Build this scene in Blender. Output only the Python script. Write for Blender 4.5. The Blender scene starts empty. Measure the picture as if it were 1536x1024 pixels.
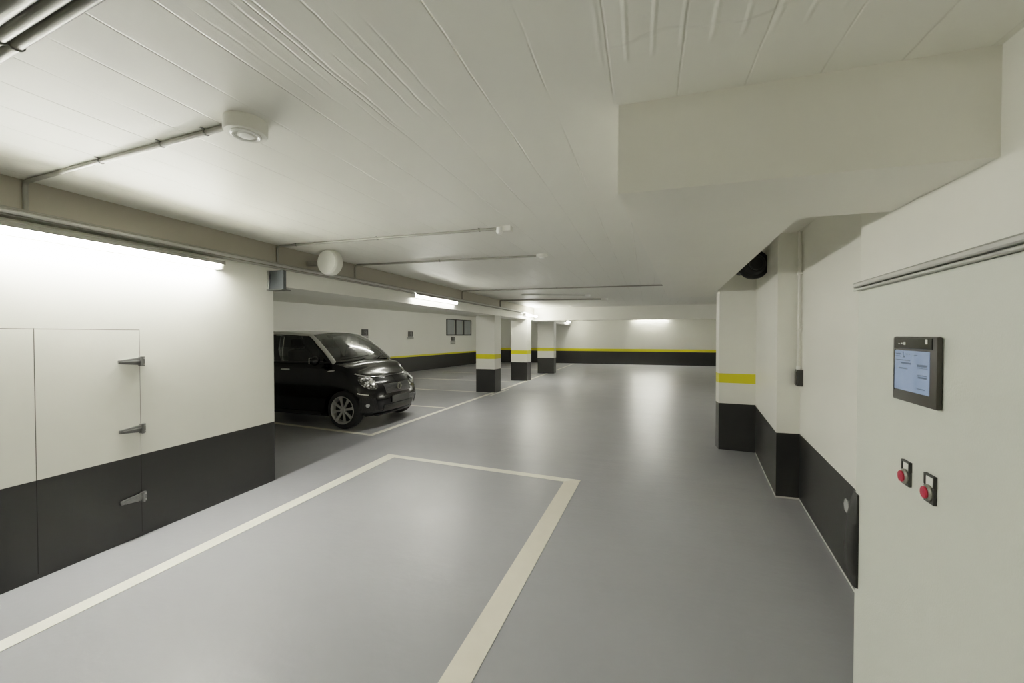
import bpy, bmesh, math, random
from mathutils import Vector, Matrix
random.seed(4)
R = math.radians
sc = bpy.context.scene
COL = sc.collection

# ------------------------------------------------------------------ materials
def new_mat(name):
    m = bpy.data.materials.new(name); m.use_nodes = True
    return m, m.node_tree, m.node_tree.nodes['Principled BSDF']

def lk(nt, a, b): nt.links.new(a, b)

def mat(name, col, rough=.5, metal=0., bump=0., bscale=60., var=0., coat=0., spec=.5, vscale=3.):
    m, nt, p = new_mat(name)
    p.inputs['Base Color'].default_value = (*col, 1)
    p.inputs['Roughness'].default_value = rough
    p.inputs['Metallic'].default_value = metal
    p.inputs['Coat Weight'].default_value = coat
    p.inputs['Specular IOR Level'].default_value = spec
    tc = nt.nodes.new('ShaderNodeTexCoord')
    n = nt.nodes.new('ShaderNodeTexNoise'); n.inputs['Scale'].default_value = vscale
    n.inputs['Detail'].default_value = 4
    lk(nt, tc.outputs['Object'], n.inputs['Vector'])
    mx = nt.nodes.new('ShaderNodeMix'); mx.data_type = 'RGBA'
    k = 1 - var
    mx.inputs[6].default_value = (col[0]*k, col[1]*k, col[2]*k, 1)
    mx.inputs[7].default_value = (min(1, col[0]*(1+var)), min(1, col[1]*(1+var)), min(1, col[2]*(1+var)), 1)
    lk(nt, n.outputs['Fac'], mx.inputs[0]); lk(nt, mx.outputs[2], p.inputs['Base Color'])
    if bump:
        n2 = nt.nodes.new('ShaderNodeTexNoise'); n2.inputs['Scale'].default_value = bscale
        n2.inputs['Detail'].default_value = 3
        lk(nt, tc.outputs['Object'], n2.inputs['Vector'])
        b = nt.nodes.new('ShaderNodeBump'); b.inputs['Strength'].default_value = bump
        b.inputs['Distance'].default_value = .002
        lk(nt, n2.outputs['Fac'], b.inputs['Height']); lk(nt, b.outputs['Normal'], p.inputs['Normal'])
    return m

WHITE = (.795, .785, .71)
BLACK = (.018, .018, .017)
YELLOW = (.70, .62, .006)
LEDGE = (.55, .54, .50)

def banded(name, stops, rough=.38, bump=.12):
    """painted wall: colour by height above the floor (stops: list of (z, colour))"""
    m, nt, p = new_mat(name)
    g = nt.nodes.new('ShaderNodeNewGeometry')
    s = nt.nodes.new('ShaderNodeSeparateXYZ'); lk(nt, g.outputs['Position'], s.inputs[0])
    d = nt.nodes.new('ShaderNodeMath'); d.operation = 'DIVIDE'; d.inputs[1].default_value = 2.0
    lk(nt, s.outputs['Z'], d.inputs[0])
    r = nt.nodes.new('ShaderNodeValToRGB'); r.color_ramp.interpolation = 'CONSTANT'
    els = r.color_ramp.elements
    els[0].position = 0; els[0].color = (*stops[0][1], 1)
    els[1].position = stops[1][0]/2; els[1].color = (*stops[1][1], 1)
    for z, c in stops[2:]:
        e = els.new(z/2); e.color = (*c, 1)
    lk(nt, d.outputs[0], r.inputs['Fac'])
    n = nt.nodes.new('ShaderNodeTexNoise'); n.inputs['Scale'].default_value = 1.3; n.inputs['Detail'].default_value = 5
    lk(nt, g.outputs['Position'], n.inputs['Vector'])
    mr = nt.nodes.new('ShaderNodeMapRange'); mr.inputs[3].default_value = .95; mr.inputs[4].default_value = 1.04
    lk(nt, n.outputs['Fac'], mr.inputs[0])
    v = nt.nodes.new('ShaderNodeVectorMath'); v.operation = 'SCALE'
    lk(nt, r.outputs['Color'], v.inputs[0]); lk(nt, mr.outputs[0], v.inputs['Scale'])
    lk(nt, v.outputs[0], p.inputs['Base Color'])
    p.inputs['Roughness'].default_value = rough
    n2 = nt.nodes.new('ShaderNodeTexNoise'); n2.inputs['Scale'].default_value = 35; n2.inputs['Detail'].default_value = 4
    lk(nt, g.outputs['Position'], n2.inputs['Vector'])
    b = nt.nodes.new('ShaderNodeBump'); b.inputs['Strength'].default_value = bump; b.inputs['Distance'].default_value = .004
    lk(nt, n2.outputs['Fac'], b.inputs['Height']); lk(nt, b.outputs['Normal'], p.inputs['Normal'])
    return m

M = {}
M['wall_plain'] = banded('wall_white_black', [(0, BLACK), (.606, WHITE)])
M['wall_ledge'] = banded('wall_white_black_ledge', [(0, LEDGE), (.010, BLACK), (.600, WHITE)])
M['wall_far'] = banded('wall_white_black_yellow', [(0, BLACK), (.66, YELLOW), (.795, WHITE)])
M['wall_stall'] = banded('wall_stall', [(0, BLACK), (.605, YELLOW), (.675, WHITE)])
M['pillar'] = banded('pillar_paint', [(0, BLACK), (.605, WHITE), (.875, YELLOW), (1.0, WHITE)])
M['white'] = mat('white_paint', WHITE, .35, bump=.15, bscale=30, var=.03)
M['duct'] = mat('duct_paint', (.82, .80, .715), .45, bump=.12, bscale=40, var=.03)

def ceiling_mat():
    m, nt, p = new_mat('board_marked_ceiling')
    N = nt.nodes.new
    p.inputs['Roughness'].default_value = .5
    g = N('ShaderNodeNewGeometry'); s = N('ShaderNodeSeparateXYZ'); lk(nt, g.outputs['Position'], s.inputs[0])
    def math_(op, a, b=None, c=None):
        n = N('ShaderNodeMath'); n.operation = op
        for i, x in enumerate((a, b, c)):
            if x is None: continue
            if isinstance(x, (int, float)): n.inputs[i].default_value = x
            else: lk(nt, x, n.inputs[i])
        return n.outputs[0]
    def noise(scale, detail=3, vec=None, rough=.5):
        n = N('ShaderNodeTexNoise'); n.inputs['Scale'].default_value = scale; n.inputs['Detail'].default_value = detail
        n.inputs['Roughness'].default_value = rough
        lk(nt, vec or g.outputs['Position'], n.inputs['Vector']); return n.outputs['Fac']
    def stretched(sx, sy):
        mp = N('ShaderNodeMapping'); mp.inputs['Scale'].default_value = (sx, sy, 1)
        lk(nt, g.outputs['Position'], mp.inputs['Vector']); return mp.outputs[0]
    u = s.outputs['X']; v = s.outputs['Y']
    def lines(period, width, wob, off=0.):
        w = math_('MULTIPLY_ADD', noise(2.2, 4), wob, u)
        f = math_('FRACT', math_('MULTIPLY_ADD', w, 1/period, off))
        d = math_('ABSOLUTE', math_('SUBTRACT', f, .5))
        mr = N('ShaderNodeMapRange'); mr.interpolation_type = 'SMOOTHSTEP'
        mr.inputs[1].default_value = 0; mr.inputs[2].default_value = width/period
        mr.inputs[3].default_value = 1; mr.inputs[4].default_value = 0
        lk(nt, d, mr.inputs[0]); return mr.outputs[0]
    def band(c, w):      # soft band along v centred on u = c
        d = math_('ABSOLUTE', math_('SUBTRACT', u, c))
        mr = N('ShaderNodeMapRange'); mr.interpolation_type = 'SMOOTHSTEP'
        mr.inputs[1].default_value = w*.7; mr.inputs[2].default_value = w
        mr.inputs[3].default_value = 1; mr.inputs[4].default_value = 0
        lk(nt, d, mr.inputs[0]); return mr.outputs[0]
    def upto(v0, soft):
        mr = N('ShaderNodeMapRange'); mr.interpolation_type = 'SMOOTHSTEP'
        mr.inputs[1].default_value = v0; mr.inputs[2].default_value = v0+soft
        mr.inputs[3].default_value = 1; mr.inputs[4].default_value = 0
        lk(nt, math_('MULTIPLY_ADD', noise(5), .12, v), mr.inputs[0]); return mr.outputs[0]
    def masked(x):
        mr = N('ShaderNodeMapRange'); mr.inputs[1].default_value = .42; mr.inputs[2].default_value = .62
        lk(nt, x, mr.inputs[0]); return mr.outputs[0]
    mask = N('ShaderNodeMapRange'); mask.inputs[1].default_value = .36; mask.inputs[2].default_value = .56
    lk(nt, noise(1.6, 2, stretched(2.5, .8)), mask.inputs[0])
    l1 = math_('MULTIPLY', lines(.235, .006, .022), mask.outputs[0])
    left = math_('MULTIPLY', math_('MULTIPLY', lines(.064, .008, .075, .3), band(-1.02, .26)), upto(1.35, .5))
    left = math_('MULTIPLY', left, masked(noise(5, 2, stretched(6, .5))))
    right = math_('MULTIPLY', math_('MULTIPLY', lines(.085, .012, .035, .1), band(.18, .38)), upto(1.45, .06))
    slabs = math_('MULTIPLY', math_('MULTIPLY', band(.18, .36), upto(1.40, .02)), .5)
    fine = math_('MULTIPLY', noise(14, 6, stretched(4, .7), .6), .16)
    h = math_('MULTIPLY', l1, -.75)
    h = math_('SUBTRACT', h, math_('MULTIPLY', left, .95))
    h = math_('ADD', h, math_('MULTIPLY', right, .9))
    h = math_('ADD', h, math_('MULTIPLY', slabs, 2.2))
    h = math_('ADD', h, fine)
    b = N('ShaderNodeBump'); b.inputs['Strength'].default_value = .55; b.inputs['Distance'].default_value = .006
    lk(nt, h, b.inputs['Height']); lk(nt, b.outputs['Normal'], p.inputs['Normal'])
    mx = N('ShaderNodeMix'); mx.data_type = 'RGBA'
    mx.inputs[6].default_value = (*WHITE, 1); mx.inputs[7].default_value = (.60, .585, .515, 1)
    lk(nt, math_('MULTIPLY', l1, .75), mx.inputs[0]); lk(nt, mx.outputs[2], p.inputs['Base Color'])
    return m
M['ceiling'] = ceiling_mat()

def floor_mat():
    m, nt, p = new_mat('grey_epoxy_floor')
    N = nt.nodes.new
    g = N('ShaderNodeNewGeometry')
    n = N('ShaderNodeTexNoise'); n.inputs['Scale'].default_value = .9; n.inputs['Detail'].default_value = 5
    lk(nt, g.outputs['Position'], n.inputs['Vector'])
    r = N('ShaderNodeValToRGB')
    r.color_ramp.elements[0].position = .3; r.color_ramp.elements[0].color = (.243, .245, .260, 1)
    r.color_ramp.elements[1].position = .7; r.color_ramp.elements[1].color = (.269, .271, .288, 1)
    lk(nt, n.outputs['Fac'], r.inputs['Fac']); lk(nt, r.outputs['Color'], p.inputs['Base Color'])
    n3 = N('ShaderNodeTexNoise'); n3.inputs['Scale'].default_value = 2.5; n3.inputs['Detail'].default_value = 3
    lk(nt, g.outputs['Position'], n3.inputs['Vector'])
    mr = N('ShaderNodeMapRange'); mr.inputs[3].default_value = .31; mr.inputs[4].default_value = .41
    lk(nt, n3.outputs['Fac'], mr.inputs[0]); lk(nt, mr.outputs[0], p.inputs['Roughness'])
    n2 = N('ShaderNodeTexNoise'); n2.inputs['Scale'].default_value = 28; n2.inputs['Detail'].default_value = 3
    lk(nt, g.outputs['Position'], n2.inputs['Vector'])
    n4 = N('ShaderNodeTexNoise'); n4.inputs['Scale'].default_value = 2.6; n4.inputs['Detail'].default_value = 3
    mp = N('ShaderNodeMapping'); mp.inputs['Scale'].default_value = (.55, 1.5, 1); mp.inputs['Rotation'].default_value = (0, 0, R(-12))
    lk(nt, g.outputs['Position'], mp.inputs['Vector']); lk(nt, mp.outputs[0], n4.inputs['Vector'])
    p.inputs['Specular IOR Level'].default_value = .28
    ad = N('ShaderNodeMath'); ad.operation = 'MULTIPLY_ADD'; ad.inputs[1].default_value = 5.0
    lk(nt, n4.outputs['Fac'], ad.inputs[0]); lk(nt, n2.outputs['Fac'], ad.inputs[2])
    b = N('ShaderNodeBump'); b.inputs['Strength'].default_value = .10; b.inputs['Distance'].default_value = .01
    lk(nt, ad.outputs[0], b.inputs['Height']); lk(nt, b.outputs['Normal'], p.inputs['Normal'])
    return m
M['floor'] = floor_mat()

def emis(name, col, strength):
    m, nt, p = new_mat(name)
    p.inputs['Base Color'].default_value = (.9, .9, .9, 1)
    p.inputs['Emission Color'].default_value = (*col, 1)
    p.inputs['Emission Strength'].default_value = strength
    return m
LIGHT_COL = (1.0, .985, .88)
M['tube'] = emis('lit_diffuser', LIGHT_COL, 15.0)
M['tube_mid'] = emis('lit_diffuser_mid', LIGHT_COL, 5.0)
M['tube_p2'] = emis('lit_diffuser_pillar', LIGHT_COL, 5.5)
M['tube_far'] = emis('lit_diffuser_bright', LIGHT_COL, 10.0)
M['tube_dim'] = emis('lit_diffuser_soft', LIGHT_COL, 2.8)
M['tube_fill_rear'] = emis('fill_diffuser_rear', LIGHT_COL, .7)  # weak fill for the lamps added behind the camera

M['line'] = mat('line_paint', (.70, .68, .58), .5, var=.06, vscale=9, bump=.1)
M['line_warm'] = mat('line_paint_warm', (.64, .59, .49), .55, var=.06, vscale=9, bump=.1)
M['steel'] = mat('galvanised_steel', (.50, .50, .47), .32, .85, var=.08, vscale=12)
M['pipe'] = mat('grey_pipe', (.12, .12, .10), .4, .25, var=.06)
M['conduit'] = mat('painted_conduit', (.27, .265, .23), .4, .1, var=.04)
M['clip'] = mat('dark_clip', (.10, .10, .09), .5)
M['plastic'] = mat('white_plastic', (.74, .73, .66), .4, var=.02)
M['plastic_white'] = mat('bright_white_plastic', (.86, .86, .82), .35)
M['hinge'] = mat('cast_hinge_metal', (.17, .17, .165), .35, .8, var=.15, vscale=30, bump=.2, bscale=120)
M['seam'] = banded('dark_gap', [(0, (.006, .006, .006)), (.606, (.11, .105, .09))], .8, .0)
M['greybox'] = mat('slate_grey_box', (.055, .064, .070), .6, var=.04)
M['cabinet'] = mat('cabinet_powder_coat', (.535, .55, .485), .36, bump=.35, bscale=240, var=.02)
M['dark'] = mat('dark_plastic', (.022, .022, .020), .45, var=.1, vscale=20)
M['bezel'] = mat('bezel_plastic', (.034, .031, .025), .45, var=.08)
M['gloss'] = mat('gloss_black', (.008, .008, .008), .08)
M['red'] = mat('red_button', (.42, .010, .035), .3, var=.08, vscale=60)
M['ring'] = mat('button_collar', (.22, .215, .18), .35, .4, var=.1, vscale=80)
M['legend'] = mat('legend_plate', (.60, .60, .55), .5)
M['rubber'] = mat('black_rubber', (.007, .007, .006), .5, bump=.2, bscale=50)
M['reflector'] = mat('reflector', (.36, .36, .35), .4)
M['ink'] = mat('dark_print', (.055, .055, .05), .55)
M['signdark'] = mat('sign_dark', (.05, .05, .045), .45, var=.1, vscale=14)
M['sign_mark'] = mat('sign_mark', (.16, .16, .15), .5)
M['signplate'] = mat('sign_plate', (.42, .42, .38), .5, var=.1, vscale=30)
M['frame_dark'] = mat('window_dark_frame', (.02, .02, .02), .45)
M['pane'] = mat('frosted_pane', (.32, .34, .34), .25, var=.08, vscale=4)
# car
M['carblack'] = mat('car_black_paint', (.0028, .0028, .0030), .18, coat=.25, spec=.35)
M['carsatin'] = mat('car_black_trim', (.006, .006, .006), .42)
M['carsilver'] = mat('car_silver_paint', (.80, .80, .76), .35, .0, coat=.4)
M['tyre'] = mat('tyre_rubber', (.010, .010, .010), .75, bump=.3, bscale=80)
M['alloy'] = mat('alloy_rim', (.46, .46, .45), .35, .2)
M['chrome'] = mat('chrome', (.75, .75, .73), .12, 1.)
M['plate'] = mat('blank_grey_plate', (.050, .050, .050), .6, var=.15, vscale=8)
M['seat'] = mat('dark_seat_fabric', (.02, .02, .02), .8)

def glass_mat(name, tint, mixf):
    m = bpy.data.materials.new(name); m.use_nodes = True; nt = m.node_tree
    nt.nodes.remove(nt.nodes['Principled BSDF'])
    out = nt.nodes['Material Output']
    t = nt.nodes.new('ShaderNodeBsdfTransparent'); t.inputs['Color'].default_value = (*tint, 1)
    gl = nt.nodes.new('ShaderNodeBsdfGlossy'); gl.inputs['Roughness'].default_value = .03
    gl.inputs['Color'].default_value = (.9, .92, .92, 1)
    fr = nt.nodes.new('ShaderNodeFresnel'); fr.inputs['IOR'].default_value = 1.55
    ad = nt.nodes.new('ShaderNodeMath'); ad.operation = 'MULTIPLY_ADD'; ad.inputs[1].default_value = mixf; ad.inputs[2].default_value = .01
    lk(nt, fr.outputs[0], ad.inputs[0])
    mx = nt.nodes.new('ShaderNodeMixShader')
    lk(nt, ad.outputs[0], mx.inputs[0]); lk(nt, t.outputs[0], mx.inputs[1]); lk(nt, gl.outputs[0], mx.inputs[2])
    lk(nt, mx.outputs[0], out.inputs['Surface'])
    return m
M['glass'] = glass_mat('clear_windscreen_glass', (.42, .45, .43), 1.6)
M['glass_dark'] = glass_mat('tinted_side_glass', (.28, .29, .29), .8)

def headlight_mat():
    m, nt, p = new_mat('headlight_reflector')
    tc = nt.nodes.new('ShaderNodeTexCoord')
    v = nt.nodes.new('ShaderNodeTexVoronoi'); v.inputs['Scale'].default_value = 26
    lk(nt, tc.outputs['Object'], v.inputs['Vector'])
    r = nt.nodes.new('ShaderNodeValToRGB')
    r.color_ramp.elements[0].position = .15; r.color_ramp.elements[0].color = (.72, .72, .70, 1)
    r.color_ramp.elements[1].position = .62; r.color_ramp.elements[1].color = (.05, .05, .05, 1)
    lk(nt, v.outputs['Distance'], r.inputs['Fac']); lk(nt, r.outputs['Color'], p.inputs['Base Color'])
    p.inputs['Metallic'].default_value = .6; p.inputs['Roughness'].default_value = .22
    p.inputs['Coat Weight'].default_value = 1.0; p.inputs['Coat Roughness'].default_value = .03
    b = nt.nodes.new('ShaderNodeBump'); b.inputs['Strength'].default_value = .6; b.inputs['Distance'].default_value = .02
    lk(nt, v.outputs['Distance'], b.inputs['Height']); lk(nt, b.outputs['Normal'], p.inputs['Normal'])
    return m
M['headlight'] = headlight_mat()

def grille_mat():
    m, nt, p = new_mat('honeycomb_grille')
    tc = nt.nodes.new('ShaderNodeTexCoord')
    v = nt.nodes.new('ShaderNodeTexVoronoi'); v.feature = 'DISTANCE_TO_EDGE'; v.inputs['Scale'].default_value = 45
    v.inputs['Randomness'].default_value = .15
    lk(nt, tc.outputs['Object'], v.inputs['Vector'])
    r = nt.nodes.new('ShaderNodeValToRGB')
    r.color_ramp.elements[0].position = .08; r.color_ramp.elements[0].color = (.02, .02, .02, 1)
    r.color_ramp.elements[1].position = .16; r.color_ramp.elements[1].color = (.003, .003, .003, 1)
    lk(nt, v.outputs['Distance'], r.inputs['Fac']); lk(nt, r.outputs['Color'], p.inputs['Base Color'])
    p.inputs['Roughness'].default_value = .45
    return m
M['grille'] = grille_mat()

def screen_mat():
    m, nt, p = new_mat('lit_lcd_screen')
    tc = nt.nodes.new('ShaderNodeTexCoord')
    n = nt.nodes.new('ShaderNodeTexNoise'); n.inputs['Scale'].default_value = 14; n.inputs['Detail'].default_value = 2
    lk(nt, tc.outputs['Object'], n.inputs['Vector'])
    r = nt.nodes.new('ShaderNodeValToRGB')
    r.color_ramp.elements[0].position = .35; r.color_ramp.elements[0].color = (.145, .215, .33, 1)
    r.color_ramp.elements[1].position = .68; r.color_ramp.elements[1].color = (.27, .345, .50, 1)
    lk(nt, n.outputs['Fac'], r.inputs['Fac'])
    lk(nt, r.outputs['Color'], p.inputs['Emission Color']); p.inputs['Emission Strength'].default_value = .036
    p.inputs['Base Color'].default_value = (.05, .07, .10, 1); p.inputs['Roughness'].default_value = .2
    return m
M['screen'] = screen_mat()
M['screen_ink'] = emis('screen_text', (.06, .095, .15), .03)
M['screen_ink'].node_tree.nodes['Principled BSDF'].inputs['Base Color'].default_value = (.03, .04, .05, 1)

# ------------------------------------------------------------------ mesh helpers
class MB:
    """collects shapes, links them as ONE mesh object"""
    def __init__(s): s.bm = bmesh.new()
    def face(s, pts):
        return s.bm.faces.new([s.bm.verts.new(p) for p in pts])
    def box(s, x0, x1, y0, y1, z0, z1, bev=0., seg=2):
        vs = [s.bm.verts.new((x, y, z)) for z in (z0, z1) for x, y in ((x0, y0), (x1, y0), (x1, y1), (x0, y1))]
        fs = [s.bm.faces.new([vs[i] for i in f]) for f in ((3, 2, 1, 0), (4, 5, 6, 7), (0, 1, 5, 4), (1, 2, 6, 5), (2, 3, 7, 6), (3, 0, 4, 7))]
        if bev:
            es = list({e for f in fs for e in f.edges})
            bmesh.ops.bevel(s.bm, geom=es, offset=bev, segments=seg, profile=.5, affect='EDGES')
        return s
    def prism(s, poly, z0, z1, bev=0., axis='z'):
        """polygon extruded along z (or, axis 'y', a polygon in x-z extruded from y=z0 to y=z1; axis 'x' likewise y-z)"""
        def P(a, b, c): return {'z': (a, b, c), 'y': (a, c, b), 'x': (c, a, b)}[axis]
        b = [s.bm.verts.new(P(p[0], p[1], z0)) for p in poly]; t = [s.bm.verts.new(P(p[0], p[1], z1)) for p in poly]
        n = len(poly); fs = [s.bm.faces.new(b[::-1]), s.bm.faces.new(t)]
        for i in range(n): fs.append(s.bm.faces.new((b[i], b[(i+1) % n], t[(i+1) % n], t[i])))
        if bev:
            bmesh.ops.bevel(s.bm, geom=list({e for f in fs for e in f.edges}), offset=bev, segments=2, profile=.5, affect='EDGES')
        return s
    def loft(s, rings, cap=True, closed=True):
        vs = [[s.bm.verts.new(p) for p in r] for r in rings]
        n = len(rings[0]); k = n if closed else n-1
        for a, b in zip(vs, vs[1:]):
            for i in range(k):
                try: s.bm.faces.new((a[i], a[(i+1) % n], b[(i+1) % n], b[i]))
                except ValueError: pass
        if cap and closed:
            s.bm.faces.new(vs[0][::-1]); s.bm.faces.new(vs[-1])
        return s
    def tube(s, path, r, seg=10):
        pts = [Vector(p) for p in path]; rings = []
        up = Vector((0, 0, 1))
        prev = None
        for i, p in enumerate(pts):
            d = (pts[min(i+1, len(pts)-1)] - pts[max(i-1, 0)]).normalized()
            if prev is None:
                a = d.cross(up)
                if a.length < .05: a = d.cross(Vector((1, 0, 0)))
            else: a = prev - d*prev.dot(d)
            a.normalize(); prev = a; b = d.cross(a)
            rr = r[i] if isinstance(r, (list, tuple)) else r
            rings.append([p + (a*math.cos(2*math.pi*k/seg) + b*math.sin(2*math.pi*k/seg))*rr for k in range(seg)])
        return s.loft(rings)
    def lathe(s, prof, seg=32, o=(0, 0, 0), axis='z', sign=1, cap=None):
        """prof: list of (radius, height) turned about the axis through o"""
        rings = []
        for r, h in prof:
            ring = []
            for k in range(seg):
                c, d = r*math.cos(2*math.pi*k/seg), r*math.sin(2*math.pi*k/seg)
                v = {'z': (c, d, h*sign), 'y': (c, h*sign, d), 'x': (h*sign, c, d)}[axis]
                ring.append((o[0]+v[0], o[1]+v[1], o[2]+v[2]))
            rings.append(ring)
        return s.loft(rings, cap=(cap if cap is not None else (prof[0][0] < .01 and prof[-1][0] < .01)))
    def grid(s, rows):
        return s.loft(rows, cap=False, closed=False)
    def build(s, name, m, parent=None, smooth=None, loc=None, rz=0.):
        bmesh.ops.remove_doubles(s.bm, verts=s.bm.verts, dist=1e-5)
        bmesh.ops.recalc_face_normals(s.bm, faces=s.bm.faces)
        me = bpy.data.meshes.new(name); s.bm.to_mesh(me); s.bm.free()
        if smooth is not None:
            me.polygons.foreach_set('use_smooth', [True]*len(me.polygons))
            me.set_sharp_from_angle(angle=R(smooth))
        me.materials.append(m)
        o = bpy.data.objects.new(name, me); COL.objects.link(o)
        if parent: o.parent = parent
        if loc: o.location = loc
        o.rotation_euler.z = rz
        return o

def bend(path, r=.03, n=4):
    """round the corners of a polyline"""
    P = [Vector(p) for p in path]; out = [P[0]]
    for a, b, c in zip(P, P[1:], P[2:]):
        p, q = b + (a-b).normalized()*r, b + (c-b).normalized()*r
        for i in range(n+1):
            t = i/n; out.append(p*(1-t)**2 + b*2*t*(1-t) + q*t*t)
    return out + [P[-1]]

def tag(o, label, cat, group=None):
    o['label'] = label; o['category'] = cat
    if group: o['group'] = group
    return o
def struct(o): o['kind'] = 'structure'; return o
def thing(name, label, cat, loc=(0, 0, 0), rz=0., group=None):
    o = bpy.data.objects.new(name, None); o.empty_display_size = .1; COL.objects.link(o)
    o.location = loc; o.rotation_euler.z = rz
    return tag(o, label, cat, group)
def copy_thing(o, loc=None, rz=None):
    c = o.copy(); COL.objects.link(c)
    if loc: c.location = loc
    if rz is not None: c.rotation_euler.z = rz
    for ch in [x for x in bpy.data.objects if x.parent == o]:
        k = ch.copy(); COL.objects.link(k); k.parent = c
        for g in [x for x in bpy.data.objects if x.parent == ch]:
            h = g.copy(); COL.objects.link(h); h.parent = k
    return c

ZC = 2.425          # ceiling height
ZB = 2.005          # underside of the long beams
def lw(v): return -3.536 - .0553*(v-1.271)          # face of the left wall
def bf(v): return -3.645 - .0109*(v-3.19)           # face of the long beam
def sw(v): return -9.085 + .1096*(v-14.814)         # face of the wall behind the bays

# ------------------------------------------------------------------ setting
struct(MB().box(-11, 4.2, -5, 22.4, -.12, 0).build('floor', M['floor']))
struct(MB().box(-11, 4.2, -5, 22.4, ZC, ZC+.15).build('ceiling', M['ceiling']))
# left wall: solid block between the aisle and the near end of the bays
wl = struct(MB().prism([(lw(-4.6), -4.6), (lw(3.19), 3.19), (-11, 3.3), (-11, -4.6)], 0, ZC).build('wall_left', M['wall_plain']))
struct(MB().prism([(sw(3.3), 3.3), (sw(21.4), 21.4), (-11, 21.4), (-11, 3.3)], 0, ZC).build('wall_bays', M['wall_stall']))
struct(MB().prism([(-11, 21.30), (sw(21.3), 21.30), (-7.6, 21.30), (3.3, 21.52), (4.2, 21.52), (4.2, 22.4), (-11, 22.4)], 0, ZC).build('wall_far', M['wall_far']))
struct(MB().box(-11, 4.2, -5, -4.6, 0, ZC).build('wall_behind', M['wall_plain']))
# right side: upper wall by the cabinet, right wall, pier, wing wall and the painted column end
struct(MB().prism([(1.07, -4.6), (1.07, 2.63), (1.127, 2.63), (1.318, 4.315), (1.132, 4.31), (1.31, 5.875), (1.60, 5.875), (1.60, 2.2), (4.2, 2.2), (4.2, -4.6)], 0, ZC).build('wall_right', M['wall_ledge']))
struct(MB().prism([(3.3, 6.1), (3.3, 21.52), (4.2, 21.52), (4.2, 2.2), (1.60, 2.2), (1.60, 6.1)], 0, ZC).build('wall_right_rear', M['wall_plain']))

M['band'] = mat('painted_shade_band', (.36, .33, .27), .5, var=.05, bump=.1)  # darker strip colour that paints in the shade above the trunking
struct(MB().prism([(lw(-4.6)+.004, -4.6), (lw(3.19)+.004, 3.19), (lw(3.19)-.03, 3.19), (lw(-4.6)-.03, -4.6)], 2.2, ZC-.0005).build('shade_strip_1', M['band']))
struct(MB().prism([(bf(3.195)+.004, 3.195), (bf(13.69)+.004, 13.69), (bf(13.69)-.03, 13.69), (bf(3.195)-.03, 3.195)], 2.2, ZC-.0005).build('shade_strip_2', M['band']))
# long beam over the pillars and the cross beam further back
struct(MB().prism([(bf(3.19), 3.19), (bf(21.4), 21.4), (bf(21.4)-.55, 21.4), (bf(3.19)-.55, 3.19)], ZB, ZC).build('beam_long', M['white']))
struct(MB().prism([(bf(13.7), 13.7), (3.3, 13.7), (3.3, 14.15), (bf(14.15), 14.15)], 1.99, ZC).build('beam_cross', M['white']))
# boxed-in duct at the upper right: bar across to the wall plus the long run to the column
struct(MB().prism([(-.116, 1.709), (1.07, 1.738), (1.07, 2.35), (.696, 2.336), (.90, 6.72), (.312, 6.778)], 2.07, ZC).build('ceiling_duct_box', M['duct']))

# column end at the right
col = MB().prism([(1.31, 5.875), (.895, 5.912), (.883, 6.078), (1.60, 6.10), (1.60, 5.875)], 0, ZC).build('pillar', M['pillar'])
tag(col, 'white wall-end column at the right with yellow stripe and black base', 'pillar')

# ------------------------------------------------------------------ pillars of the bays
PIL = [([(-4.27, 9.835), (-3.752, 9.86), (-3.715, 10.225), (-4.24, 10.2)], 'white square pillar with yellow stripe and black base, nearest of the row by the car'),
       ([(-4.26, 12.70), (-3.718, 12.74), (-3.695, 13.14), (-4.24, 13.1)], 'brightly lit white pillar with yellow stripe, second in the row beyond the car'),
       ([(-4.076, 15.42), (-3.44, 15.50), (-3.43, 15.85), (-4.06, 15.8)], 'white pillar with yellow stripe and black base, farthest of the row of three')]
for poly, lab in PIL:
    o = MB().prism(poly, 0, ZB, bev=.008).build('pillar', M['pillar'])
    tag(o, lab, 'pillar', 'pillars along the parking bays')

# ------------------------------------------------------------------ hinged panels in the left wall
wa = math.atan2(1, -.0553) - math.pi/2       # wall direction
door = struct(thing('door_1', 'flush white and black double panel in the left wall', 'door', (lw(1.43), 1.43, 0), math.pi/2 + wa))
# local frame: x along the wall (away from the camera), y = out of the wall is -y
def leaf(x0, x1): return MB().box(x0, x1, -.0016, .01, .03, 1.533)
del door['label'], door['category']
leaf(.0025, .5585).build('panel', M['wall_plain'], door)
leaf(-.556, -.0025).build('panel', M['wall_plain'], door)
g = MB(); g.box(-.0025, .0025, -.0010, .005, .03, 1.54); g.box(-.56, .562, -.0012, .005, 1.533, 1.538); g.box(.5585, .562, -.0012, .005, .03, 1.535)
g.build('door_gap', M['seam'], door)
for z in (1.305, .806, .296):
    h = MB()
    # tapered strap pointing towards the panel, ribbed
    h.prism([(.420, z-.012), (.555, z-.027), (.555, z+.030), (.420, z+.014)], -.020, -.0035, bev=.004, axis='y')
    h.prism([(.44, z-.003), (.555, z-.010), (.555, z+.010), (.44, z+.004)], -.026, -.018, bev=.002, axis='y')
    ho = h.build('hinge', M['hinge'], door, smooth=40)
    MB().box(.548, .582, -.024, -.002, z-.036, z+.036, bev=.004).build('hinge_plate', M['hinge'], ho, smooth=40)
    MB().tube([(.560, -.028, z-.036), (.560, -.028, z+.036)], .008, 10).build('hinge_pin', M['hinge'], ho, smooth=40)
    s_ = MB()
    for dz in (-.022, .022): s_.lathe([(.001, 0), (.004, 0), (.004, .003), (.001, .003)], 10, (.573, -.024, z+dz), 'y', -1)
    s_.build('screw', M['steel'], ho)

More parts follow.
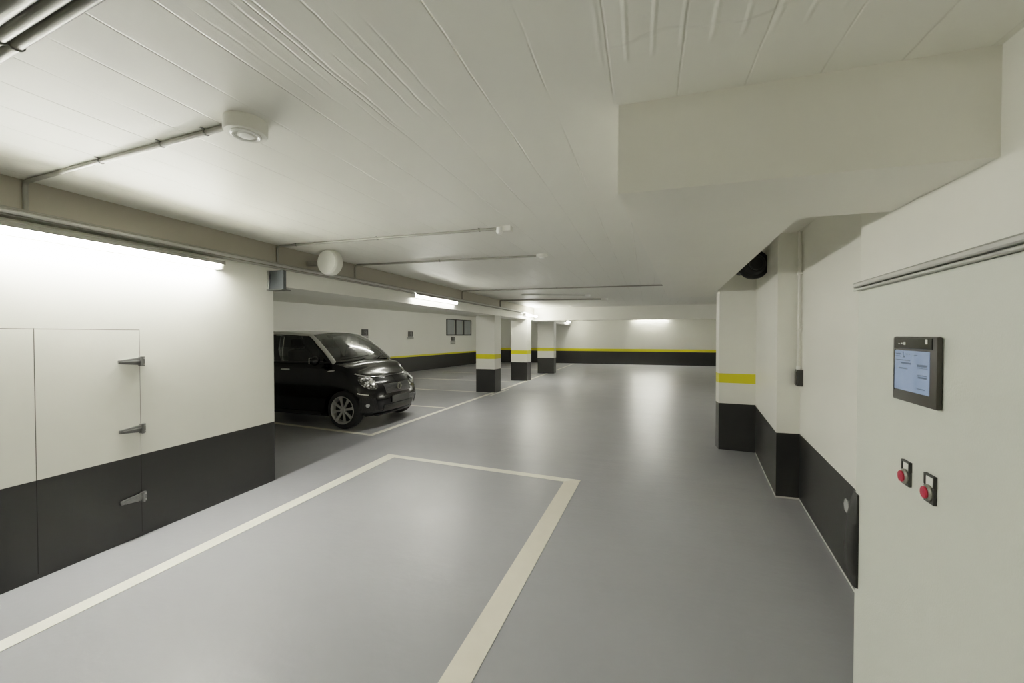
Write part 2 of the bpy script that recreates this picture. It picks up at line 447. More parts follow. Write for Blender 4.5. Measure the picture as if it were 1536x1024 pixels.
# ------------------------------------------------------------------ floor lines
def line(poly, m): return MB().prism(poly, .0004, .0028).build('floor_line', m)
tag(line([(-2.997, 1.05), (-2.896, 1.05), (-2.937, 4.25), (-.80, 4.092), (-.70, 4.185), (-3.08, 4.345)], M['line']),
    'cream painted line on the left and far side of the nearest parking bay', 'floor line')
tag(line([(-.935, -1.5), (-.80, -1.5), (-.712, 1.585), (-.645, 4.181), (-.7, 4.185), (-.80, 4.092), (-.848, 1.54)], M['line_warm']),
    'wide beige painted line on the right side of the nearest parking bay', 'floor line')
tag(line([(-3.04, -2.0), (-2.94, -2.0), (-2.896, 1.05), (-2.997, 1.05)], M['line']), 'cream painted line running past the hinged wall panels towards the camera', 'floor line')
tag(line([(-3.965, 5.06), (-3.875, 5.04), (-3.72, 11.0), (-3.60, 21.2), (-3.68, 21.2), (-3.81, 11.0)], M['line']),
    'long white painted line along the aisle in front of the car and pillars', 'floor line')
SEP = [(5.10, 5.36, -6.9, 'white floor line under the near side of the black car'),
       (7.49, 7.60, -8.9, 'white floor line just beyond the far side of the black car'),
       (9.86, 9.90, -8.9, 'white floor line ending at the base of the nearest pillar'),
       (12.33, 12.30, -8.8, 'white floor line between the nearest and second pillar bays'),
       (14.75, 14.70, -8.6, 'white floor line crossing the bays behind the second pillar'),
       (17.1, 17.1, -8.4, 'white floor line crossing the bays behind the third pillar'),
       (19.5, 19.5, -8.2, 'white floor line of the bay nearest the far wall')]
for va, vb, ue, lab in SEP:
    tag(line([(-3.95, va-.04), (-3.95, va+.04), (ue, vb+.04), (ue, vb-.04)], M['line']), lab, 'floor line', 'lines dividing the parking bays')
# short second stripe by the nearest pillar
tag(line([(-3.70, 9.35), (-3.65, 9.35), (-3.60, 10.6), (-3.65, 10.6)], M['line']), 'short thin white stripe on the floor beside the nearest pillar', 'floor line')

# ------------------------------------------------------------------ cable trunking and conduits
t = thing('cable_trunking', 'long grey cable trunking with pipe along the left wall and beam', 'cable trunking', (lw(1.5), 1.5, 2.2))
ox, oy, oz = lw(1.5), 1.5, 2.2
def along(off, vs): return [((lw(v) if v < 3.15 else bf(v)) + off - ox, v-oy) for v in vs]
VS = (-3.0, .5, 3.1, 3.25, 12.6)
def strip(o0, o1, z0, z1):
    a, b = along(o0, VS), along(o1, VS)
    rings = [[(p[0], p[1], z0-oz), (q[0], q[1], z0-oz), (q[0], q[1], z1-oz), (p[0], p[1], z1-oz)] for p, q in zip(a, b)]
    return MB().loft(rings)
strip(.006, .098, 2.178, 2.222).build('trunking', M['conduit'], t)
strip(.006, .104, 2.222, 2.227).build('trunking_lid', M['conduit'], t)
a = along(.118, VS)
MB().tube([(x, y, 2.196-oz) for x, y in a], .0125, 8).build('pipe', M['steel'], t, smooth=60)

def conduit(name, path, r, label, drop=True, clips=()):
    o = path[-1]
    rel = [Vector(p) - Vector(o) for p in path]
    th = thing('ceiling_conduit', label, 'conduit', o, 0, 'conduits across the ceiling')
    MB().tube(bend(rel, .035) if len(rel) > 2 else rel, r, 10).build('pipe', M['conduit'], th, smooth=60)
    for f in clips:
        A, B = rel[-2], rel[-1]
        c = A.lerp(B, f); d = (B-A).normalized(); w = d.cross(Vector((0, 0, 1)))
        m = MB(); rings = []
        for k in range(2):
            cc = c + d*(.008*k - .004)
            rings.append([cc + (w*math.cos(q) + Vector((0, 0, 1))*math.sin(q))*(r+.003) for q in [2*math.pi*j/12 for j in range(12)]])
        m.loft(rings)
        m.box(c.x-.005, c.x+.005, c.y-.028, c.y+.028, ZC-o[2]-.003, ZC-o[2]-.0005)
        m.build('clip', M['clip'], th)
zt = ZC-.013
conduit('c', [(lw(1.39)+.015, 1.40, 2.24), (lw(1.39)+.015, 1.40, zt), (-1.75, 1.313, zt)], .0125, 'grey ceiling conduit running to the round detector above the left wall', clips=(.45, .74, .92))
conduit('c', [(-3.628, 3.235, 2.24), (-3.628, 3.235, zt), (-1.225, 3.298, zt)], .0115, 'ceiling conduit ending in the small box left of the duct, nearest of the far set', clips=(.1, .5, .93))
conduit('c', [(-3.645, 4.431, 2.24), (-3.645, 4.431, zt), (-1.23, 4.575, zt)], .0125, 'ceiling conduit behind the round drum, ending in a small flat sensor', clips=(.5,))
conduit('c', [(-3.68, 7.76, 2.24), (-3.68, 7.76, zt), (.30, 7.99, zt)], .014, 'long ceiling conduit reaching right to the side of the duct', clips=(.5,))
conduit('c', [(-3.70, 10.15, 2.24), (-3.70, 10.15, zt), (-1.13, 10.58, zt)], .022, 'ceiling conduit close to the cross beam', clips=())
conduit('c', [(-2.75, 8.95, zt+.003), (-1.38, 9.46, zt+.003)], .010, 'short thin pale conduit on the ceiling before the cross beam', clips=())

# bundle of three pipes at the top left corner
PB = [((-1.30, .681), (-2.75, .797), .018, 'thick grey ceiling pipe at top left, front one of three'),
      ((-1.30, .645), (-2.75, .760), .019, 'thick grey ceiling pipe at top left, middle one of three'),
      ((-1.30, .600), (-2.75, .715), .024, 'thick grey ceiling pipe at top left, rear one of three')]
for a, b, r, lab in PB:
    z = ZC - r - .004
    th = thing('ceiling_pipe', lab, 'pipe', (a[0], a[1], z), 0, 'pipes at the top left')
    q = (b[0]-a[0], b[1]-a[1])
    MB().tube([(-q[0]*1.62, -q[1]*1.62, 0), (0, 0, 0), (q[0]*1.52, q[1]*1.52, 0)], r, 14).build('pipe', M['pipe'], th, smooth=60)
    d = Vector((q[0], q[1], 0)).normalized(); w = d.cross(Vector((0, 0, 1)))
    for f in (.39,):
        m = MB(); c = Vector((q[0]*f, q[1]*f, 0))
        m.tube([c + (w*math.cos(x) + Vector((0, 0, 1))*math.sin(x))*(r+.002) for x in [math.pi + math.pi*j/12 for j in range(13)]], .0022, 6)
        m.build('wire_clamp', M['clip'], th)

# ------------------------------------------------------------------ detectors
d = thing('ceiling_detector', 'large white round ceiling detector with a pale ring underneath', 'detector', (-1.655, 1.322, ZC))
MB().lathe([(.001, 0), (.083, 0), (.084, -.006), (.084, -.050), (.080, -.058), (.001, -.058)], 40).build('housing', M['plastic'], d, smooth=40)
MB().lathe([(.058, -.057), (.058, -.064), (.052, -.068), (.044, -.064), (.044, -.057)], 40).build('ring', M['plastic_white'], d, smooth=40)
MB().lathe([(.001, -.057), (.032, -.057), (.030, -.066), (.001, -.068)], 32).build('lens', M['plastic_white'], d, smooth=40)
d = thing('ceiling_sensor', 'small white ceiling sensor box with a light, nearest conduit end', 'sensor', (-1.165, 3.30, ZC))
MB().box(-.03, .065, -.035, .035, -.045, 0, bev=.004).build('housing', M['plastic'], d)
MB().lathe([(.026, -.01), (.028, -.05), (.018, -.066), (.001, -.068)], 20, (-.035, -.03, 0)).build('lens', M['plastic_white'], d, smooth=40)
d = thing('ceiling_sensor', 'small flat round sensor at the second conduit end', 'sensor', (-1.16, 4.58, ZC))
MB().lathe([(.001, 0), (.062, 0), (.062, -.018), (.046, -.036), (.001, -.036)], 28).build('housing', M['plastic'], d, smooth=40)
MB().lathe([(.03, -.034), (.026, -.046), (.001, -.048)], 20).build('lens', M['plastic_white'], d, smooth=40)
d = thing('ceiling_sensor', 'small flat round sensor at the conduit end before the cross beam', 'sensor', (-1.04, 10.60, ZC))
MB().lathe([(.001, 0), (.09, 0), (.09, -.03), (.06, -.055), (.001, -.055)], 28).build('housing', M['plastic'], d, smooth=40)
d = thing('ceiling_sensor', 'tiny pale sensor at the end of the short thin conduit', 'sensor', (-1.31, 9.49, ZC))
MB().lathe([(.001, 0), (.06, 0), (.06, -.03), (.04, -.05), (.001, -.05)], 24).build('housing', M['plastic_white'], d, smooth=40)

# round drum under the beam, facing back along the aisle
d = thing('wall_speaker', 'round white drum-shaped housing on the beam above the car bay', 'speaker', (-3.325, 3.64, 2.296))
MB().lathe([(.001, -.06), (.120, -.06), (.134, -.048), (.139, -.036), (.139, .035), (.001, .035)], 44, axis='y').build('drum', M['plastic'], d, smooth=30)
MB().box(-.315, -.10, -.02, .02, -.03, .03, bev=.004).build('bracket', M['steel'], d)

# slate box at the end of the left wall
d = thing('junction_box', 'slate grey metal box under the trunking at the wall end', 'junction box', (-3.63, 3.165, 1.95))
MB().box(.012, .185, -.03, .006, .004, .195, bev=.003).build('box', M['greybox'], d)
MB().box(-.012, .011, -.05, .02, .004, .195, bev=.002).build('mounting_strip', M['steel'], d)
MB().box(-.016, .192, -.055, .055, -.004, .0035, bev=.001).build('flange', M['clip'], d)

# ------------------------------------------------------------------ tube lights
def batten(loc, rz, L, label, m, h=.04, group='tube lights of the garage', w=.052, name='tube_light', hood=0):
    """local x along the tube, mounted against y = 0, body towards +y"""
    t_ = thing(name, label, 'light', loc, rz, group)
    MB().box(-L/2, L/2, .0, .03, -.022, .03, bev=.003).build('body', M['plastic_white'], t_)
    n = 14; rings = []
    for i in (-1, 1):
        rings.append([(i*(L/2-.025), .031 + w*.5 + w*.5*math.cos(q), .004 + h*.72*math.sin(q)) for q in [2*math.pi*k/n for k in range(n)]])
    MB().loft(rings).build('diffuser', m, t_, smooth=60)
    if hood:
        MB().prism([(.0, .037), (.0, .041), (.104, .041), (.104, hood), (.1005, hood), (.1005, .037)], -L/2, L/2, axis='x').build('light_blocking_hood', M['conduit'], t_)  # hood added to keep tube light off the ceiling
    for sx in (-1, 1):
        x = sx*(L/2 - .012)
        MB().box(x-.0125, x+.0125, .0, .031+w, -.028, .036, bev=.004).build('end_cap', M['plastic_white'], t_)
    return t_
def on_wall(v, z): return (lw(v)+.002, v, z)
beam_rz = math.atan2(-.0109, 1)
# fixture axes run along +v; rotate so that local y points to +u (aisle)
def rz_aisle(slope): return math.atan2(-1, slope)      # local x = (slope, -1) direction, local y = to the aisle
batten(on_wall(1.83, 2.10), rz_aisle(.0553), 1.52, 'long bright tube light on the left wall above the hinged panels', M['tube'], hood=.011)
batten((bf(6.6)+.002, 6.60, 2.135), rz_aisle(.0109), 1.62, 'bright tube light on the beam above the parked car', M['tube_mid'], h=.030, hood=.016)
batten((bf(12.8)+.075, 12.85, 2.12), rz_aisle(.0109), 1.45, 'bright tube light on the beam above the second pillar', M['tube_p2'], w=.06)
batten((bf(20.0)+.002, 20.3, 2.15), rz_aisle(.0109), 1.2, 'small far tube light on the beam near the far wall', M['tube_dim'])
batten((.16, 21.462, 2.39), math.pi, 1.55, 'tube light on the far wall hidden behind the cross beam', M['tube_far'])
# unseen fixtures: rear ones added as fill, bay ones inferred from their light
batten(on_wall(-2.3, 2.10), rz_aisle(.0553), 1.52, 'unseen fill tube light added on the left wall behind the camera', M['tube_fill_rear'])
def ceiling_batten(p, rz, L, label, m):
    o = batten((p[0], p[1], ZC-.001), rz, L, label, m, name='ceiling_light')
    o.rotation_euler = (R(-90), 0, math.pi/2 + rz)
    return o
for v in (-1.6, -3.4):
    ceiling_batten((-1.2, v), 0, 1.5, 'unseen fill tube light added on the ceiling behind the camera', M['tube_fill_rear'])
for v in (7.7, 12.2, 17.0):
    ceiling_batten((-5.15, v), 0, 1.5, 'tube light on the ceiling over the parking bays', M['tube_dim'])
batten((3.298, 9.2, 2.20), math.pi/2, 1.5, 'unseen fill tube light added on the right wall beyond the column', M['tube_dim'])  # unseen fill light added for the far aisle

# ------------------------------------------------------------------ signs and window on the wall behind the bays
sa = rz_aisle(-.1096)
def sign(v, z0, z1, zp, w, wp, label):
    t_ = thing('parking_sign', label, 'sign', (sw(v)+.002, v, zp), sa, 'small signs on the wall behind the bays')
    MB().box(-w/2, w/2, 0, .025, z0-zp, z1-zp, bev=.004).build('panel', M['signdark'], t_)
    p = MB().box(-wp/2, wp/2, 0, .020, 0, z0-zp-.012, bev=.003).build('plate', M['signplate'], t_)
    k = MB(); hh = z0-zp-.012
    for f in (.35, .7): k.box(-wp*.4, wp*.4, .0195, .0208, hh*f-.006, hh*f+.006)
    k.build('print', M['ink'], p)
    c = (z1+z0)/2 - zp
    q = MB().box(-w*.22, -w*.12, .0245, .027, c-.075, c+.075)
    q.lathe([(.026, 0), (.026, .002), (.045, .002), (.045, 0)], 20, (-w*.02, .0245, c+.03), 'y')
    q.build('emblem', M['sign_mark'], t_)
sign(11.90, 1.46, 1.69, 1.355, .30, .32, 'dark sign with pale plate on the bay wall, nearest the car roof')
sign(14.37, 1.42, 1.635, 1.31, .29, .40, 'dark sign with pale plate on the bay wall, middle of three')
sign(17.48, 1.215, 1.405, 1.055, .28, .42, 'dark sign with pale plate on the bay wall under the barred window')
wv = 18.05
w = struct(thing('window_1', '', '', (sw(wv)+.002, wv, 1.485), sa)); del w['label'], w['category']
f = MB(); W = 1.10; H = .735
f.box(-W, W, 0, .05, -.03, .03); f.box(-W, W, 0, .04, H-.02, H+.02); f.box(-W-.02, -W+.03, 0, .04, -.02, H); f.box(W-.03, W+.02, 0, .04, -.02, H)
f.build('window_frame', M['frame_dark'], w)
for x in (-.36, .36): MB().box(x-.055, x+.055, 0, .045, .02, H-.01).build('mullion', M['frame_dark'], w)
for x0, x1 in ((-W+.03, -.415), (-.305, .305), (.415, W-.03)):
    p = MB().box(x0, x1, 0, .012, .03, H-.02).build('pane', M['pane'], w)
    MB().box(x0+.02, x0+.05, .012, .024, .05, H-.04).build('pane_rail', M['signplate'], p)

# ------------------------------------------------------------------ right hand fittings
# vertical conduit and switch box in the corner of the pier
d = thing('wall_switch', 'small dark switch box at the foot of the vertical wall pipe', 'switch', (1.317, 4.255, 1.045), math.atan2(1, .117))
# local x along the wall (+v), local y = to the aisle
MB().box(-.055, .05, .0, .05, 0, .145, bev=.004).build('box', M['dark'], d)
MB().box(-.045, .022, .05, .058, .012, .133, bev=.003).build('rocker', M['bezel'], d)
d = thing('wall_conduit', 'pale vertical pipe down the corner of the right wall', 'conduit', (1.290, 4.275, 1.19))
MB().tube([(0, 0, .012), (0, 0, ZC-1.19)], .0125, 12).build('pipe', M['plastic'], d, smooth=60)
MB().lathe([(.016, 0), (.017, .02), (.016, .03)], 12).build('pipe_end', M['plastic_white'], d)
for z in (.35, .85): MB().box(-.016, .03, -.017, .017, z, z+.014, bev=.002).build('clip', M['plastic'], d)

# black pipe mouth sticking out of the wing wall under the duct
d = thing('vent_pipe', 'black round pipe mouth below the duct edge by the column', 'pipe', (1.085, 4.98, 2.255), R(8))
MB().lathe([(.001, -.06), (.09, -.055), (.105, -.035), (.115, -.01), (.150, -.004), (.158, .008), (.158, .03), (.145, .06), (.115, .14), (.075, .22), (.060, .30), (.060, .42), (.001, .42)], 40, axis='y').build('pipe', M['rubber'], d, smooth=35)
MB().lathe([(.060, .0), (.070, -.005), (.070, -.07), (.060, -.075)], 28, axis='y').build('collar', M['dark'], d, smooth=40)
MB().tube([(0, .40, 0), (.10, .40, -.02), (.24, .38, -.02)], .03, 12).build('bracket', M['dark'], d, smooth=40)

def interp(tab, x):
    if x <= tab[0][0]: return tab[0][1]
    for (a, p), (b, q) in zip(tab, tab[1:]):
        if x <= b:
            f = (x-a)/(b-a)
            return p + (q-p)*f
    return tab[-1][1]
# ------------------------------------------------------------------ control cabinet
ca = math.atan2(-.997, -.078)         # local x along the face towards the camera, local y into the aisle? (set below)
cab = thing('control_cabinet', 'pale grey metal control cabinet with touch screen and two red buttons', 'cabinet', (.564, 1.3996, 0), ca)
# local x: along the face towards the camera; local y: away from the aisle is +y
LX = 1.30
MB().box(0, LX, 0, .40, .0, 1.622, bev=.004).build('body', M['cabinet'], cab)
tr = MB().box(-.004, LX+.004, -.010, .40, 1.6225, 1.629, bev=.002).build('top_rail', M['steel'], cab)
MB().box(-.004, LX+.004, -.012, .395, 1.631, 1.646, bev=.004).build('rail_cap', M['steel'], tr)
# touch panel: x .241 .. .417, z 1.355 .. 1.496
tp = MB().box(.240, .416, -.011, 0, 1.3555, 1.496, bev=.0045).build('touch_panel', M['bezel'], cab, smooth=40)
MB().box(.252, .404, -.0125, -.0105, 1.471, 1.4925, bev=.0006, seg=1).build('header_strip', M['gloss'], tp)
sb = MB().box(.2555, .394, -.0124, -.0105, 1.3805, 1.4665).build('screen', M['screen'], tp)
MB().box(.252, .2552, -.0122, -.0105, 1.377, 1.4685).build('screen_border', M['gloss'], tp)
def bar(x0, x1, z, h): MB().box(x0, x1, -.0128, -.0123, z-h/2, z+h/2).build('screen_text', M['screen_ink'], tp)
bar(.262, .282, 1.459, .003); bar(.262, .280, 1.4535, .002)
bar(.292, .295, 1.4575, .013); bar(.295, .301, 1.4535, .004); bar(.305, .322, 1.459, .0015); bar(.338, .352, 1.458, .0015)
bar(.259, .322, 1.4455, .0018); bar(.285, .326, 1.4395, .004)
bar(.350, .389, 1.4375, .005); bar(.350, .389, 1.4325, .0015); bar(.272, .312, 1.428, .003)
bar(.352, .388, 1.418, .002); bar(.355, .388, 1.4135, .004); bar(.352, .380, 1.390, .002)
for x0, x1, z0, z1 in ((.272, .279, 1.4795, 1.4815), (.283, .290, 1.480, 1.483), (.294, .303, 1.479, 1.484), (.381, .3885, 1.482, 1.490)):
    MB().box(x0, x1, -.0128, -.0124, z0, z1).build('header_mark', M['legend'], tp)
def button(x, zt_, zb_, w_):
    h_ = zt_-zb_
    fr = MB(); zi = zb_ + h_*.60
    # legend holder with a framed window above the button
    fr.box(x-w_/2, x+w_/2, -.006, 0, zb_, zi, bev=.0015)
    fr.box(x-w_/2, x-w_/2+.0032, -.006, 0, zi, zt_); fr.box(x+w_/2-.0032, x+w_/2, -.006, 0, zi, zt_); fr.box(x-w_/2, x+w_/2, -.006, 0, zt_-.0035, zt_)
    b_ = fr.build('push_button', M['dark'], cab)
    MB().box(x-w_/2+.003, x+w_/2-.003, -.0035, -.0005, zi-.001, zt_-.003).build('legend', M['legend'], b_)
    cz = zb_ + h_*.36
    MB().lathe([(.0158, .004), (.0164, .0055), (.0160, .0075), (.0128, .0105), (.001, .0105)], 28, (x, 0, cz), 'y', -1).build('collar', M['ring'], b_, smooth=35)
    MB().lathe([(.0112, .009), (.0120, .0110), (.0120, .0130), (.0108, .0145), (.001, .0150)], 28, (x, 0, cz), 'y', -1).build('button_cap', M['red'], b_, smooth=35)
button(.291, 1.2255, 1.172, .034)
button(.384, 1.2245, 1.168, .036)
# black rubber bumper on the far edge, bulging into the aisle side
prof = []
for i in range(17):
    tt = i/16; prof.append((-.012 - .052*math.sin(math.pi*min(1, tt*1.0))**.75, tt*.262))
bp = MB()
rings = []
for i in range(25):
    tt = i/24; z = .792 + tt*.262
    bul = interp([(0, .014), (.12, .024), (.35, .033), (.55, .031), (.75, .023), (.9, .013), (1, .004)], tt)
    rings.append([(-bul*.55, .020, z), (-bul*.8, .010, z), (-bul*.75, -bul*.45, z), (-.004, -bul*.75, z), (.020, -bul*.55, z), (.030, -.006, z), (.030, -.0005, z), (-.0005, -.0005, z), (-.0005, .03, z)])
bp.loft(rings)
bp.build('rubber_bumper', M['rubber'], cab, smooth=50)
d = thing('reflector', 'small pale hexagonal reflector on the black wall base beside the cabinet', 'reflector', (1.1705, 3.0, .452), math.atan2(1, .117))
MB().prism([(-.045, 0), (-.022, .038), (.022, .038), (.045, 0), (.022, -.038), (-.022, -.038)], .0005, .008, bev=.002, axis='y').build('plate', M['reflector'], d)

# ------------------------------------------------------------------ the car (x forward, front axle at x=0, y to its left)
def cr(P, t):
    """Catmull-Rom through control points, t in 0..len-1"""
    n = len(P); i = min(int(t), n-2); f = t-i
    a, b, c, d_ = P[max(i-1, 0)], P[i], P[i+1], P[min(i+2, n-1)]
    return tuple(.5*((2*b[k]) + (-a[k]+c[k])*f + (2*a[k]-5*b[k]+4*c[k]-d_[k])*f*f + (-a[k]+3*b[k]-3*c[k]+d_[k])*f**3) for k in range(len(b)))
PLAN = [(-2.94, 0), (-2.93, .40), (-2.86, .66), (-2.66, .785), (-2.1, .82), (-1.3, .828), (-.5, .826), (0, .826), (.2, .806), (.36, .735), (.465, .58), (.53, .32), (.548, 0)]
NP = len(PLAN)-1
FY = [(0, .93), (.10, .985), (.35, 1.0), (.62, .992), (.80, .965), (.92, .93), (1.0, .875)]
NOSE = [(0, -.10), (.08, -.03), (.25, .0), (.42, .005), (.55, -.015), (.70, -.045), (.85, -.10), (1.0, -.20)]
TAIL = [(0, .06), (.2, 0), (.6, .02), (1.0, .08)]
SH = [(-3.0, 1.06), (-.60, 1.05), (-.22, 1.035), (-.05, 1.0), (.1, .96), (.2, .925), (.3, .885), (.42, .84), (.56, .80)]
BOT = [(-3.0, .26), (-2.6, .20), (.1, .185), (.35, .19), (.56, .20)]
CROWN = [(-3.0, .01), (-.28, .01), (-.14, .055), (.05, .06), (.3, .045), (.5, .03)]
def smooth_tab(tab, x, w=.06): return sum(interp(tab, x + w*k) for k in (-1, -.5, 0, .5, 1))/5
def body_pt(s, t, side):
    x, y = cr(PLAN, s*NP); y = max(y, 0)
    wf = min(1, max(0, (x+.05)/.45)); wf = wf*wf*(3-2*wf)
    wr = min(1, max(0, (-2.3-x)/.5)); wr = wr*wr*(3-2*wr)
    z0 = smooth_tab(BOT, x); z1 = smooth_tab(SH, x)
    xx = x + wf*smooth_tab(NOSE, t, .05) + wr*smooth_tab(TAIL, t, .05)
    yy = y*smooth_tab(FY, t, .04)*(1 - .10*wf*max(0, t-.75)/.25)
    return Vector((xx, yy*side, z0 + (z1-z0)*t))
def body_n(s, t, side, e=.004):
    s0, s1 = max(0, s-e), min(1, s+e); t0, t1 = max(0, t-e), min(1, t+e)
    a = body_pt(s1, t, side)-body_pt(s0, t, side); b = body_pt(s, t1, side)-body_pt(s, t0, side)
    n = a.cross(b).normalized()
    c = body_pt(s, t, side) - Vector((-1.2, 0, .5))
    return n if n.dot(c) > 0 else -n
def find_st(x, z, side=-1):
    """surface parameters for a spot on the flank or the nose at given x and z"""
    best = None
    for i in range(201):
        s = .5 + .5*i/200 if x > -1.3 else .1 + .5*i/200
        px = body_pt(s, .5, 1).x
        z0 = smooth_tab(BOT, px); z1 = smooth_tab(SH, px); t = (z-z0)/(z1-z0)
        e = abs(body_pt(s, min(1, max(0, t)), 1).x - x)
        if best is None or e < best[0]: best = (e, s, t)
    return best[1], best[2]

car = thing('car', 'small black hatchback with silver roof and pillars parked in the first bay', 'car', (-4.585, 6.05, 0))
def make_body():
    NS, NT, NC = 110, 22, 14
    m = MB(); rings = []
    for i in range(NS+1):
        s = min(1, max(0, i/NS)); s = s if 0 < i < NS else (.0008 if i == 0 else .9992)
        ring = [body_pt(s, j/NT, 1) for j in range(NT+1)]
        top = ring[-1]; cw = smooth_tab(CROWN, top.x)
        for k in range(1, NC):
            f = 1 - 2*k/NC
            ring.append(Vector((top.x + .0, top.y*f, top.z + cw*(1-f*f)*min(1, top.y/.3))))
        ring += [body_pt(s, 1-j/NT, -1) for j in range(NT+1)]
        rings.append(ring)
    m.loft(rings)
    return m
tmp = make_body().build('car_body_raw', M['carblack'])
cut = MB()
for x in (0, -2.494):
    for sy in (-1, 1):
        cut.lathe([(.001, .50), (.335, .50), (.335, 1.0), (.001, 1.0)], 48, (x, 0, .305), 'y', sy)
cutter = cut.build('arch_cutter', M['carblack'])
bmod = tmp.modifiers.new('b', 'BOOLEAN'); bmod.operation = 'DIFFERENCE'; bmod.object = cutter; bmod.solver = 'EXACT'
dg = bpy.context.evaluated_depsgraph_get()
me = bpy.data.meshes.new_from_object(tmp.evaluated_get(dg))
bpy.data.objects.remove(tmp); bpy.data.objects.remove(cutter)
me.name = 'body'
me.polygons.foreach_set('use_smooth', [True]*len(me.polygons)); me.set_sharp_from_angle(angle=R(38))
body = bpy.data.objects.new('body', me); COL.objects.link(body); body.parent = car

def patch(poly_fn, nu, nv, off, side=-1):
    """grid on the body surface; poly_fn(a, b) -> (s, t)"""
    rows = []
    for i in range(nu+1):
        row = []
        for j in range(nv+1):
            s, t_ = poly_fn(i/nu, j/nv)
            o_ = off(i/nu, j/nv) if callable(off) else off
            row.append(body_pt(s, t_, side) + body_n(s, t_, side)*o_)
        rows.append(row)
    return MB().grid(rows)
def rect(x0, z0, x1, z1, side=-1):
    A, B = find_st(x0, z0), find_st(x1, z1)
    return lambda a, b: (A[0]+(B[0]-A[0])*a, A[1]+(B[1]-A[1])*b)
def quad(p00, p10, p11, p01):
    q = [find_st(*p) for p in (p00, p10, p11, p01)]
    return lambda a, b: tuple((q[0][k]*(1-a)+q[1][k]*a)*(1-b) + (q[3][k]*(1-a)+q[2][k]*a)*b for k in (0, 1))

for side in (-1, 1):
    for nm, x0, x1 in (('front_door', -.38, -1.32), ('rear_door', -1.345, -2.10)):
        dfn = quad((x0, .29), (x1, .29), (x1, 1.025), (x0-.02, 1.025))
        d_ = patch(dfn, 14, 12, lambda a, b: .004 if 0 < a < 1 and 0 < b < 1 else .0005, side).build(nm, M['carblack'], car, smooth=60)
        hx = x1 + .16
        hp = body_pt(*find_st(hx, .93), side)
        MB().tube([(hx-.09, hp.y-side*.002, .925), (hx-.07, hp.y+side*.03, .93), (hx+.06, hp.y+side*.03, .93), (hx+.08, hp.y-side*.002, .925)], .012, 8).build('door_handle', M['carsilver'], d_, smooth=60)
    # sill strip
    patch(quad((-.42, .20), (-2.1, .20), (-2.1, .265), (-.42, .265)), 16, 2, .006, side).build('side_sill', M['carsatin'], car, smooth=60)
    # headlight: rounded teardrop on the front corner
    HC = find_st(.265, .715); 
    def hl(a, b, k=1., dz=0.):
        q = 2*math.pi*a; r = b*k
        px = .315 + (.105*math.cos(q) - .070*math.sin(q))*r
        pz = .738 + (.098*math.sin(q) - .055*math.cos(q))*r + dz
        return find_st(px, pz)
    def ell(k, off, dome):
        rows = []
        c = hl(0, 0, 0)
        for j in range(6):
            b = max(j/5, .02)
            row = []
            for i in range(25):
                s, t_ = hl(i/24, b, k)
                row.append(body_pt(s, t_, side) + body_n(s, t_, side)*(off + dome*(1-b*b)))
            rows.append(row)
        return MB().grid(rows)
    h_ = ell(1.0, .003, .018).build('headlight', M['headlight'], car, smooth=60)
    ell(1.14, .0015, .002).build('headlight_surround', M['gloss'], h_, smooth=60)
    s, t_ = find_st(.375, .715); c = body_pt(s, t_, side) + body_n(s, t_, side)*.02
    nrm = body_n(s, t_, side)
    bm_ = MB(); rings = []
    wv_ = nrm.cross(Vector((0, 0, 1))).normalized(); uv_ = wv_.cross(nrm)
    for rr, hh in ((.055, -.01), (.058, .006), (.046, .010), (.040, .004), (.001, .002)):
        rings.append([c + nrm*hh + (wv_*math.cos(q) + uv_*math.sin(q))*rr for q in [2*math.pi*k/24 for k in range(24)]])
    bm_.loft(rings).build('lamp', M['chrome'], h_, smooth=40)
    # chrome eyebrow over the headlight and small strip under it
    patch(quad((.13, .865), (.37, .808), (.37, .815), (.13, .878)), 12, 1, .012, side).build('headlight_trim', M['chrome'], h_, smooth=60)
    patch(quad((.27, .572), (.40, .540), (.40, .551), (.27, .588)), 8, 1, .008, side).build('bumper_trim', M['chrome'], car, smooth=60)
    # fog lamp recess and lamp
    s, t_ = find_st(.40, .385); c = body_pt(s, t_, side); nrm = body_n(s, t_, side)
    wv_ = nrm.cross(Vector((0, 0, 1))).normalized(); uv_ = wv_.cross(nrm)
    patch(quad((.28, .27), (.46, .27), (.46, .50), (.30, .50)), 8, 6, .004, side).build('air_intake', M['grille'], car, smooth=60)
    rings = [[c + nrm*hh + (wv_*math.cos(q) + uv_*math.sin(q))*rr for q in [2*math.pi*k/20 for k in range(20)]] for rr, hh in ((.030, 0), (.032, .008), (.022, .010), (.001, .011))]
    MB().loft(rings).build('fog_lamp', M['chrome'], car, smooth=40)
    # leaf-shaped side repeater on the wing
    patch(quad((-.17, .915), (-.305, .902), (-.27, .922), (-.15, .935)), 6, 2, .008, side).build('side_repeater', M['chrome'], car, smooth=60)
    # mirror
    mr_ = MB(); rings = []
    for i in range(9):
        q = math.pi*i/8; rr = max(.02, math.sin(q))**.6; yy = .80 + .185*i/8
        rings.append([(-.44 + .065*rr*math.cos(a_)*.9, side*yy, 1.085 + .075*rr*math.sin(a_)) for a_ in [2*math.pi*k/16 for k in range(16)]])
    mo = mr_.loft(rings).build('mirror', M['carblack'], car, smooth=60)
    MB().tube([(-.41, side*.70, 1.04), (-.43, side*.84, 1.06)], .022, 8).build('mirror_arm', M['carsatin'], mo, smooth=60)
    MB().box(-.512, -.492, min(side*.83, side*.955), max(side*.83, side*.955), 1.035, 1.135, bev=.006).build('mirror_glass', M['chrome'], mo)

